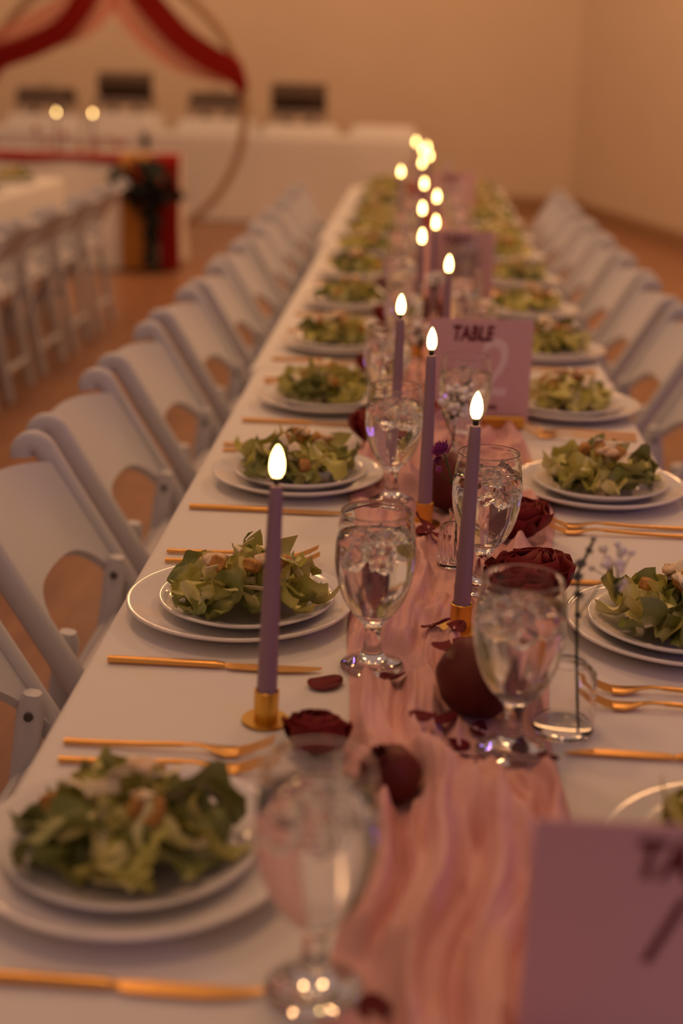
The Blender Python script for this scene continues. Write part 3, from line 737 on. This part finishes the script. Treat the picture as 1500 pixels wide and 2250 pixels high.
# ------------------------------------------------------------------ table cards
def text_mesh(body, size, bold, shear):
    cu = bpy.data.curves.new('t', 'FONT'); cu.body = body; cu.size = size; cu.offset = bold; cu.extrude = 0.0003; cu.shear = shear
    cu.align_x = 'CENTER'; cu.space_character = 1.05; cu.resolution_u = 4
    o = bpy.data.objects.new('t', cu); C.objects.link(o)
    dg = bpy.context.evaluated_depsgraph_get(); me = bpy.data.meshes.new_from_object(o.evaluated_get(dg))
    bpy.data.objects.remove(o); bpy.data.curves.remove(cu)
    return me
STANDM = mesh('stand', *join(bevel_box(-0.040, 0.040, -0.018, -0.003, 0, 0.022, 0.003), bevel_box(-0.040, 0.040, 0.003, 0.018, 0, 0.022, 0.003), box(-0.038, 0.038, -0.004, 0.004, 0.001, 0.006)), smooth=False)
def table_card(x, y, w_, h_, num, label, slabel, lines, rz=0.0, tilt=0.0, num_mat='white_ink', z=T2, slx=0.0, tx=-0.09):
    st = tag(obj('card_stand', STANDM, 'brass', None, (x+slx, y, z), (0, 0, rz)), slabel, 'card stand', 'brass card stands')
    t = thing('table_card', label, 'card', (x, y, z+0.0065), (tilt, 0, rz), 'table number cards')
    obj('card', mesh('card', *box(-w_/2, w_/2, -0.0012, 0.0012, 0, h_), smooth=False), 'card', t)
    def put(body, size, lx, lz, mat, bold, shear, sy=1.0):
        me = text_mesh(body, size, bold, shear)
        o = obj('lettering', me, mat, t, (lx, -0.0016, lz), (PI/2, 0, 0), (1, sy, 1))
    put('TABLE', w_*0.135, w_*tx, h_*0.80, 'ink', 0.0011, 0.15, 1.5)
    put(num, w_*0.66, w_*0.12, h_*0.27, num_mat, 0.0004, 0.12, 1.25)
    for (body, size, lx, lz) in lines: put(body, size, lx, lz, 'ink', 0.0006, 0.1)
    CARDS.append((x, y, w_/2))
    for q in (-0.03, 0, 0.03): STAND.append((x+slx+q, y, 0.02))
    return t
table_card(0.079, 2.535, 0.184, 0.190, '2', 'lilac pink card reading TABLE 2 standing amid the runner', 'brass stand of the TABLE 2 card', [('ons', 0.016, 0.022, 0.026)], 0.04, 0.03, slx=0.045)
table_card(0.142, 0.785, 0.190, 0.190, '1', 'lilac table card at the end away from the buffet, pale numeral and dark lettering', 'brass stand of the card at the end away from the buffet', [('/', 0.07, -0.012, 0.088)], 0.0, 0.12, num_mat='white_ink', slx=0.02, tx=0.02)
table_card(0.075, 3.98, 0.184, 0.190, '3', 'lilac table card in the middle of the long row, past TABLE 2', 'brass stand of the card in the middle of the long row', [], 0.0, 0.03)
table_card(0.095, 6.3, 0.184, 0.190, '4', 'lilac table card nearest the buffet end of the long row', 'brass stand of the card nearest the buffet end', [], 0.0, 0.03)

# ------------------------------------------------------------------ bud vases and flowers
def ribbed(prof, n=60, ribs=20, amp=0.05):
    v, f = lathe(prof, n)
    out = []
    for x, y, z in v:
        a = math.atan2(y, x); k = 1+amp*math.cos(a*ribs) if 0.004 < z < 0.046 else 1
        out.append((x*k, y*k, z))
    return out, f
VR = mesh('vase_glass', *ribbed([(0, 0), (0.020, 0), (0.022, 0.003), (0.021, 0.03), (0.0205, 0.048), (0.017, 0.055), (0.008, 0.060), (0.0075, 0.070), (0.010, 0.076), (0.009, 0.0765),
      (0.0062, 0.070), (0.0068, 0.060), (0.0150, 0.053), (0.0182, 0.046), (0.0185, 0.03), (0.019, 0.008), (0, 0.006)], 80), sharp=60)
VC = mesh('vase_glass', *lathe([(0, 0), (0.029, 0), (0.031, 0.003), (0.0305, 0.03), (0.0295, 0.062), (0.024, 0.068), (0.020, 0.071), (0.019, 0.073), (0.0175, 0.0715), (0.022, 0.066), (0.0275, 0.060), (0.0285, 0.03), (0.0285, 0.010), (0, 0.009)], 48), sharp=60)
WC = mesh('vase_water', *lathe([(0, 0.0088), (0.0287, 0.0095), (0.0287, 0.03), (0.0284, 0.040), (0, 0.040)], 40), sharp=50)
def stem(path, r_=0.0012): return sweep(path, circ(r_, 6))
def floret(n, r0, h, w_):
    parts = []
    for k in range(n):
        a = 2.39996*k; q = math.sqrt((k+0.5)/n); tl = q*1.35
        d = Vector((math.cos(a)*math.sin(tl), math.sin(a)*math.sin(tl), math.cos(tl)))
        b = d*r0*0.3; e = d*r0*(1+0.15*math.sin(k*3.1)) + Vector((0, 0, h))
        s = d.cross(Vector((0, 0, 1))); s = s.normalized() if s.length > 1e-3 else Vector((1, 0, 0))
        mdl = (b*0.4+e*0.6)
        v = [tuple(b), tuple(mdl+s*w_), tuple(e), tuple(mdl-s*w_), tuple(mdl+d.cross(s)*w_*0.5)]
        parts.append((v, [[0, 1, 4], [1, 2, 4], [2, 3, 4], [3, 0, 4]]))
    return join(*parts)
ASTER = mesh('blossom', *floret(70, 0.0125, 0.003, 0.0014), smooth=False)
BUD = mesh('bud', *lathe([(0, 0), (0.003, 0.001), (0.0042, 0.005), (0.003, 0.009), (0, 0.010)], 10))
BALL = mesh('blossom', *lathe([(0, -0.0042), (0.003, -0.003), (0.0045, 0), (0.0035, 0.0028), (0, 0.0036)], 8))
THIS = mesh('blossom', *floret(40, 0.009, 0.004, 0.0010), smooth=False)
ORG = mesh('blossom', *floret(40, 0.015, 0.002, 0.0028), smooth=False)
v1 = tag(obj('bud_vase', VR, 'glass', None, (0.024, 1.765, T2)), 'small ribbed glass bud vase on the pink runner holding a purple flower', 'vase', 'glass bud vases'); STAND.append((0.024, 1.765, 0.023))
f1 = thing('aster_sprig', 'purple aster on a green stem in the ribbed vase', 'flower', (0.024, 1.765, T2))
obj('stem', mesh('stem', *join(stem([(0.002, 0, 0.010), (0.001, 0, 0.070), (-0.006, 0, 0.11), (-0.018, 0.001, 0.150)]), stem([(-0.006, 0, 0.11), (-0.018, -0.004, 0.120), (-0.024, -0.006, 0.132)], 0.0008))), 'stem', f1)
obj('blossom', ASTER, 'purple', f1, (-0.019, 0.001, 0.148), (0.1, -0.5, 0), 1.35); obj('bud', BUD, 'purple', f1, (-0.025, -0.006, 0.126))
obj('blossom', ASTER, 'purple', f1, (-0.024, -0.003, 0.141), (0.3, -1.0, 0.3), 0.55)
def gyp(parent, c, R_, n, seed, mat='breath', stems=True, s0=1.0):
    r_ = random.Random(seed); sp = []
    for k in range(n):
        d = Vector((r_.gauss(0, 1), r_.gauss(0, 1), r_.gauss(0, 1))).normalized()*R_*r_.uniform(.35, 1)
        p = Vector(c)+d
        obj('blossom', BALL, mat, parent, p, (r_.uniform(-.8, .8), r_.uniform(-.8, .8), 0), s0*r_.uniform(.7, 1.25))
        sp.append(stem([tuple(Vector(c)-Vector((0, 0, R_*1.1))), tuple((Vector(c)+p)/2-Vector((0, 0, R_*0.25))), tuple(p)], 0.0005))
    obj('twig', mesh('twig', *join(*sp)), 'stem', parent)
tag(obj('bud_vase', VC, 'glass', None, (0.124, 1.292, T+0.0008)), 'clear round shouldered glass bud vase beside two gold forks', 'vase', 'glass bud vases')
f2 = thing('thistle_sprig', 'grey blue thistle and pale baby breath sprig in the clear vase', 'flower', (0.124, 1.292, T+0.0008))
obj('stem', mesh('stem', *join(stem([(0.014, -0.008, 0.010), (0.009, 0, 0.072), (0.006, 0.002, 0.12), (0.004, 0.004, 0.165), (0.016, 0.006, 0.196)], 0.0016), stem([(0.006, 0.002, 0.12), (0.018, 0, 0.14), (0.03, 0.002, 0.165)], 0.0007))), 'stem', f2)
for k, (x, y, z, s) in enumerate([(0.0053, 0.0028, 0.138, .75), (0.0044, 0.0036, 0.155, .9), (0.0052, 0.0042, 0.168, .9), (0.0112, 0.0052, 0.184, .6), (0.016, 0.006, 0.196, .45), (0.0062, 0.0019, 0.118, .6), (0.0072, 0.0012, 0.10, .5)]):
    obj('blossom', THIS, 'thistle', f2, (x, y, z), (random.uniform(-.6, .6), random.uniform(-.2, .8), 0), s)
gyp(f2, (0.043, 0.01, 0.168), 0.030, 16, 5, s0=0.95)
tag(obj('bud_vase', VR, 'glass', None, (0.028, 2.17, T2)), 'ribbed glass bud vase of white baby breath before the TABLE 2 card', 'vase', 'glass bud vases'); STAND.append((0.028, 2.17, 0.023))
f3 = thing('baby_breath_posy', 'white baby breath posy with an orange bloom before the TABLE 2 card', 'flower', (0.028, 2.17, T2))
obj('stem', mesh('stem', *join(stem([(0, 0, 0.01), (0, 0, 0.07), (0, 0, 0.105)], 0.0015), stem([(0.002, 0, 0.01), (-0.002, 0, 0.07), (-0.02, -0.004, 0.112)], 0.0012))), 'stem', f3)
gyp(f3, (0.0, 0.0, 0.128), 0.036, 60, 8, s0=1.15)
obj('blossom', ORG, 'orange', f3, (-0.030, -0.010, 0.115), (0.5, -0.6, 0))
for k, (x, y, lb, mt) in enumerate([(0.0, 3.33, 'among tapers past the TABLE 2 card', 'breath'), (-0.075, 5.62, 'holding dark red blooms, toward the buffet end', 'rose'), (-0.03, 4.47, 'in the middle of the runner before the far candles', 'orange'), (-0.03, 2.63, 'beside the taper at the TABLE 2 card', 'breath')]):
    tag(obj('bud_vase', VR, 'glass', None, (x, y, T2)), 'small ribbed bud vase ' + lb, 'vase', 'glass bud vases'); STAND.append((x, y, 0.023))
    fl = thing('flower_posy', 'small posy in the bud vase ' + lb, 'flower', (x, y, T2))
    obj('stem', mesh('stem', *stem([(0, 0, 0.01), (0, 0, 0.07), (0.002, 0, 0.15)], 0.0015)), 'stem', fl)
    if mt == 'breath': gyp(fl, (0, 0, 0.15), 0.03, 24, 30+k, s0=1.2)
    else:
        for q in range(4): obj('blossom', ORG, mt, fl, (random.uniform(-.02, .02), random.uniform(-.02, .02), 0.15+0.012*q), (random.uniform(-.6, .6), random.uniform(-.6, .6), 0), 1.3)

# roses and fruit rest on the cloth with their lowest point
bpy.context.view_layer.update()
for o in list(C.objects):
    if o.parent is None and o.name.split('.')[0] in ('red_rose', 'pomegranate'):
        lo = min((ch.matrix_world @ q.co).z for ch in o.children for q in ch.data.vertices)
        o.location.z += T + 0.0012 - lo
build_runner()
# drop loose petals onto the gauze
bpy.context.view_layer.update()
run = bpy.data.objects['table_runner']
def gauze_z(x, y):
    hit, p, n, _ = run.ray_cast(Vector((x, y, 2)), Vector((0, 0, -1)))
    return (p.z, n) if hit else (T, Vector((0, 0, 1)))
for o in PETAL_OBJ:
    if not o.get('group'): continue
    x, y = o.location.x, o.location.y
    nn = Vector((0, 0, 0))
    for dx in (-0.010, 0, 0.010):
        for dy in (-0.010, 0, 0.010): nn += gauze_z(x+dx, y+dy)[1]
    nn.normalize()
    spin = Matrix.Rotation(o.rotation_euler.z, 3, 'Z')
    R3 = Vector((0, 0, 1)).rotation_difference(nn).to_matrix() @ spin
    o.rotation_euler = R3.to_euler()
    need = max(gauze_z(x+q.x, y+q.y)[0] - q.z for q in [R3 @ (vv.co*o.scale.x) for vv in o.data.vertices])
    o.location.z = need - 0.0012            # pressed a little into the soft gauze

# ------------------------------------------------------------------ the second long table across the aisle
banquet_table(-2.74, -2.00, 3.2, 7.84, 'folding banquet table under white cloth across the aisle by the head table')
tablecloth(-2.75, -1.99, 3.19, 7.85, 0.26, 'white tablecloth on the table across the aisle')
for i in range(8):
    folding_chair((-1.94, 3.65+0.56*i, 0), PI+random.uniform(-.02, .02), f'white resin folding chair across the aisle, {ORD[8-i]} from the head table', 'chairs at the table across the aisle', full=False)
for k, y in enumerate((7.45, 6.85, 6.3)):
    lb = f'on the table across the aisle, {ORD[k+1]} from the head table'
    tag(obj('dinner_plate', PL, 'porcelain', None, (-2.17, y, T+0.0006)), 'white dinner plate ' + lb, 'plate', 'plates across the aisle')
    tag(obj('salad_plate', SP, 'porcelain', None, (-2.17, y, T+0.0054)), 'small salad plate ' + lb, 'plate', 'plates across the aisle')
    salad((-2.17, y, T+0.010), 'caesar salad ' + lb, 700+k, n=22, group='salads across the aisle')
def leaf_bunch(parent, name, c, R_, n, mat, seed, size=0.05):
    r_ = random.Random(seed)
    me = mesh(name, *thick(grid(lambda u, t: ((u-.5)*size*1.6, (t-.5)*size*math.sin(PI*(0.08+0.86*u)), 0.18*size*math.sin(u*4)+0.5*(t-.5)**2*size), 7, 5), 0.001))
    for k in range(n):
        d = Vector((r_.gauss(0, 1)*R_[0], r_.gauss(0, 1)*R_[1], r_.gauss(0, 1)*R_[2]))
        obj(name, me, mat, parent, Vector(c)+d*0.55, (r_.uniform(-1.5, 1.5), r_.uniform(-1.5, 1.5), r_.uniform(0, 6)), r_.uniform(.7, 1.3))
tag(obj('bud_vase', VC, 'glass', None, (-2.24, 7.12, T+0.001)), 'glass vase of dark foliage on the table across the aisle', 'vase', 'glass bud vases')
fa = thing('foliage_posy', 'dark foliage posy on the table across the aisle', 'flower', (-2.24, 7.12, T+0.001))
obj('stem', mesh('stem', *stem([(0, 0, 0.012), (0, 0, 0.075), (0, 0, 0.12)], 0.002)), 'stem', fa)
leaf_bunch(fa, 'leaf', (0, 0, 0.142), (0.045, 0.045, 0.030), 22, 'darkleaf', 3, 0.04)

# ------------------------------------------------------------------ head table with its drapes
banquet_table(-4.30, -1.78, 9.72, 10.46, 'head table under a floor length white cloth below the hoop arch')
tablecloth(-4.31, -1.77, 9.71, 10.47, 0.74, 'floor length white tablecloth on the head table', wav=0.02)
def strip(name, path, width_fn, mat, label, cat, folds=5, amp=0.012, across=(1, 0, 0), out=(0, -1, 0), n=60):
    P = [Vector(p) for p in path]; A = Vector(across); O = Vector(out)
    def at(u):
        s = u*(len(P)-1); i = min(int(s), len(P)-2); t = s-i
        p0, p1, p2, p3 = P[max(i-1, 0)], P[i], P[i+1], P[min(i+2, len(P)-1)]
        return 0.5*((2*p1) + (p2-p0)*t + (2*p0-5*p1+4*p2-p3)*t*t + (3*p1-p0-3*p2+p3)*t**3)
    def fn(u, t):
        p = at(u); w_ = width_fn(u)
        d = (at(min(u+0.01, 1)) - at(max(u-0.01, 0))).normalized()
        a = A - d*A.dot(d)
        a = a.normalized() if a.length > 1e-3 else A
        q = p + a*(t-0.5)*w_ + O*(amp*math.sin(2*PI*folds*t + 2*math.sin(u*5)))
        return tuple(q)
    return tag(obj(name, mesh(name, *thick(grid(fn, n, folds*8+1), 0.001)), mat), label, cat)
def head_runner(u, t):
    x = -4.30 + 2.52*u; L = 0.425*t + 0.012*math.sin(u*23)*(t > 0.5)          # cloth length from the back edge
    ww = 0.0016*math.sin(u*60+t*9)
    if L < 0.38: return (x, 10.08-L, T+0.004+ww)
    return (x, 9.692 + 0.008*max(0, 1-(L-0.38)/0.02), T+0.004-(L-0.38)*0.85)
tag(obj('table_runner', mesh('table_runner', *thick(grid(head_runner, 200, 24), 0.001)), 'red_cloth'), 'red chiffon runner laid along the head table', 'runner')
strip('hanging_drape', [(-1.76, 9.95, 0.774), (-1.75, 9.74, 0.776), (-1.735, 9.655, 0.755), (-1.735, 9.635, 0.68), (-1.735, 9.61, 0.35), (-1.725, 9.60, 0.02)], lambda u: 0.17-0.03*u, 'red_cloth',
      'red chiffon drape hanging to the floor from the head table corner', 'drape', folds=5, amp=0.012)
strip('hanging_drape', [(-1.97, 9.95, 0.774), (-1.965, 9.74, 0.776), (-1.965, 9.655, 0.755), (-1.965, 9.635, 0.68), (-1.965, 9.61, 0.35), (-1.965, 9.60, 0.02)], lambda u: 0.19, 'ochre',
      'ochre chiffon drape hanging beside the red one on the head table', 'drape', folds=5, amp=0.012)
fs = thing('floral_swag', 'dark floral bunch tied over the drapes at the head table corner', 'flowers', (-1.88, 9.52, 0.60))
leaf_bunch(fs, 'leaf', (0.0, 0, 0.0), (0.15, 0.05, 0.10), 70, 'darkleaf', 21, 0.085)
leaf_bunch(fs, 'leaf', (0.07, 0, -0.06), (0.06, 0.04, 0.07), 25, 'darkleaf', 22, 0.085)
leaf_bunch(fs, 'trailing_leaf', (0.035, 0.03, -0.33), (0.022, 0.018, 0.21), 60, 'darkleaf', 23, 0.06)
for k in range(7): obj('blossom', ORG, 'rose', fs, (random.uniform(-.12, .12), -0.05, random.uniform(-.02, .10)), (1.3, 0, random.uniform(0, 6)), 2.6)
for k, (x, y) in enumerate([(-2.55, 9.92), (-2.30, 9.92)]):
    pl = 'nearer the draped corner' if k else 'farther from the draped corner'
    candle(x, y, 'lit taper candle on the head table, ' + pl, 'brass candle holder on the head table, ' + pl, z=T+0.0063, group='lilac taper candles on the head table')
for k, (x, h_, mt) in enumerate([(-2.68, 0.13, 'red_cloth'), (-2.60, 0.05, 'rose'), (-2.485, 0.09, 'rose'), (-2.385, 0.03, 'rose'), (-2.26, 0.05, 'rose'), (-2.185, 0.07, 'orange'), (-2.11, 0.05, 'rose')]):
    fl = thing('flower_posy', f'dark red posy on the head table runner, {ORD[7-k]} from the draped corner', 'flower', (x, 9.86, T+0.0063), group='posies on the head table')
    obj('stem', mesh('stem', *stem([(0, 0, 0), (0, 0, h_)], 0.003)), 'stem', fl)
    for q in range(5): obj('blossom', ORG, mt, fl, (random.uniform(-.018, .018), random.uniform(-.018, .018), h_+random.uniform(0, .03)), (random.uniform(-.6, .6), random.uniform(-.6, .6), 0), 1.3)

# ------------------------------------------------------------------ the hoop arch
AC = Vector((-2.38, 11.0, 0.983)); AR = 0.985
arch = thing('hoop_arch', 'round bronze hoop arch hung with red and pink chiffon behind the head table', 'arch', (AC.x, AC.y, 0))
hv, hf = [], []
nh = 96; hs = rrect(0.055, 0.055, 0.012)
for i in range(nh):
    a = 2*PI*i/nh
    for (p, q) in hs: hv.append(((AR+p)*math.cos(a), q, AC.z+0.03+(AR+p)*math.sin(a)))
for i in range(nh):
    for j in range(8):
        k = (j+1) % 8; i2 = (i+1) % nh; hf.append([i*8+j, i*8+k, i2*8+k, i2*8+j])
obj('hoop', mesh('hoop', hv, hf, sharp=50), 'hoop', arch)
for s in (-1, 1): obj('foot', mesh('foot', *bevel_box(-0.03, 0.03, -0.25, 0.25, 0, 0.02, 0.005), smooth=False), 'hoop', arch, (s*0.16, 0, 0))
def swag(path, w_, mat, label, amp=0.022, folds=4):
    strip('chiffon_swag', path, lambda u: w_(u)*(0.30+0.70*min(1, u/0.12)), mat, label, 'drape', folds=folds, amp=amp, across=(0, 0, 1), out=(0, -1, 0))
y0 = 10.93
swag([(-2.28, 10.945, 1.985), (-2.10, 10.885, 1.80), (-1.86, 10.88, 1.55), (-1.65, 10.88, 1.41), (-1.50, 10.90, 1.335), (-1.44, 10.93, 1.26), (-1.40, 10.955, 1.17)], lambda u: 0.19 if u < .7 else 0.19-0.11*(u-.7)/.3, 'red_cloth', 'dark red chiffon swag running to the hoop side by the buffet')
swag([(-2.46, 10.945, 1.985), (-2.56, 10.885, 1.78), (-2.72, 10.88, 1.58), (-2.95, 10.88, 1.46), (-3.22, 10.90, 1.36), (-3.335, 10.95, 1.2)], lambda u: 0.17, 'red_cloth', 'dark red chiffon swag running to the hoop side over the head table')
swag([(-2.33, 10.955, 1.98), (-2.15, 10.945, 1.66), (-1.90, 10.942, 1.43), (-1.65, 10.942, 1.32), (-1.46, 10.955, 1.28)], lambda u: 0.34-0.24*u, 'pink_sheer', 'sheer pink chiffon swag under the red one by the buffet', amp=0.012)
swag([(-2.41, 10.955, 1.98), (-2.62, 10.945, 1.70), (-2.95, 10.942, 1.55), (-3.30, 10.955, 1.42)], lambda u: 0.42-0.2*u, 'pink_sheer', 'sheer pink chiffon swag above the head table centre', amp=0.012)

# ------------------------------------------------------------------ buffet by the back wall
banquet_table(-5.035, -2.605, 13.02, 13.78, 'buffet table under white cloth behind the hoop arch')
tablecloth(-5.045, -2.595, 13.01, 13.79, 0.74, 'floor length white cloth on the buffet table behind the hoop', wav=0.008)
banquet_table(-2.49, -0.06, 13.02, 13.78, 'buffet table under white cloth next to the open wall')
tablecloth(-2.50, -0.05, 13.01, 13.79, 0.74, 'floor length white cloth on the buffet table next to the open wall', wav=0.008)
def riser(x, w_, h_, label):
    def fn(u, t):
        a = u*2-1; b = t*2-1
        hh = h_*min(1.0, 1.3*(1-abs(a)**8)*(1-abs(b)**8))
        return (x + a*(w_/2)*(1+0.05*math.sin(t*9)), 13.40 + b*0.30, T+0.002 + hh)
    tag(obj('draped_riser', mesh('draped_riser', *grid(fn, 40, 24)), 'cloth'), label, 'riser', 'cloth covered serving risers')
RIS = [(-3.52, 0.67, 0.13), (-2.79, 0.65, 0.16), (-1.94, 0.70, 0.13), (-1.18, 0.66, 0.10), (-0.42, 0.60, 0.10)]
for k, (x, w_, h_) in enumerate(RIS): riser(x, w_, h_, f'white cloth covered serving riser on the buffet, {ORD[5-k]} from the open end')
LIDM = mesh('lid', *thick(join(grid(lambda u, t: (0.24*(2*u-1), -0.155*math.cos(PI*t), 0.11*math.sin(PI*t)), 12, 13)), 0.006), sharp=60)
PANM = mesh('pan', *bevel_box(-0.25, 0.25, -0.165, 0.165, 0.07, 0.125, 0.012), sharp=40)
CLEG = mesh('leg', *sweep([(0, 0, 0), (0, 0, 0.09)], circ(0.010, 8)), sharp=40)
HNDL = mesh('handle', *sweep([(-0.06, 0, 0), (-0.055, 0, 0.03), (0.055, 0, 0.03), (0.06, 0, 0)], circ(0.006, 6)))
BURN = mesh('burner', *lathe([(0, 0), (0.035, 0), (0.038, 0.004), (0.038, 0.05), (0.02, 0.055), (0, 0.055)], 16), sharp=50)
def chafer(x, z, opened, label):
    t = thing('chafing_dish', label, 'chafing dish', (x, 13.40, z), group='chafing dishes on the buffet')
    obj('pan', PANM, 'steel', t)
    for sx in (-1, 1):
        for sy in (-1, 1): obj('leg', CLEG, 'steel', t, (sx*0.235, sy*0.15, 0))
    for sx in (-0.11, 0.11): obj('burner', BURN, 'steel', t, (sx, 0, 0.001))
    if opened: l = obj('lid', LIDM, 'chafer', t, (0, 0.10, 0.24), (PI/2*1.0, 0, 0), (1.05, 0.75, 1))
    else: l = obj('lid', LIDM, 'chafer', t, (0, 0, 0.120))
    obj('handle', HNDL, 'chafer', l, (0, 0, 0.112))
zr = lambda k: T + 0.002 + RIS[k][2]*1.0
chafer(-3.52, zr(0), False, 'closed dark lidded chafing dish farthest along the buffet')
chafer(-2.79, zr(1), True, 'chafing dish with raised dark lid seen inside the hoop')
chafer(-1.94, zr(2), False, 'closed dark lidded chafing dish crossed by the hoop edge')
chafer(-1.20, zr(3), True, 'chafing dish with raised dark lid outside the hoop')
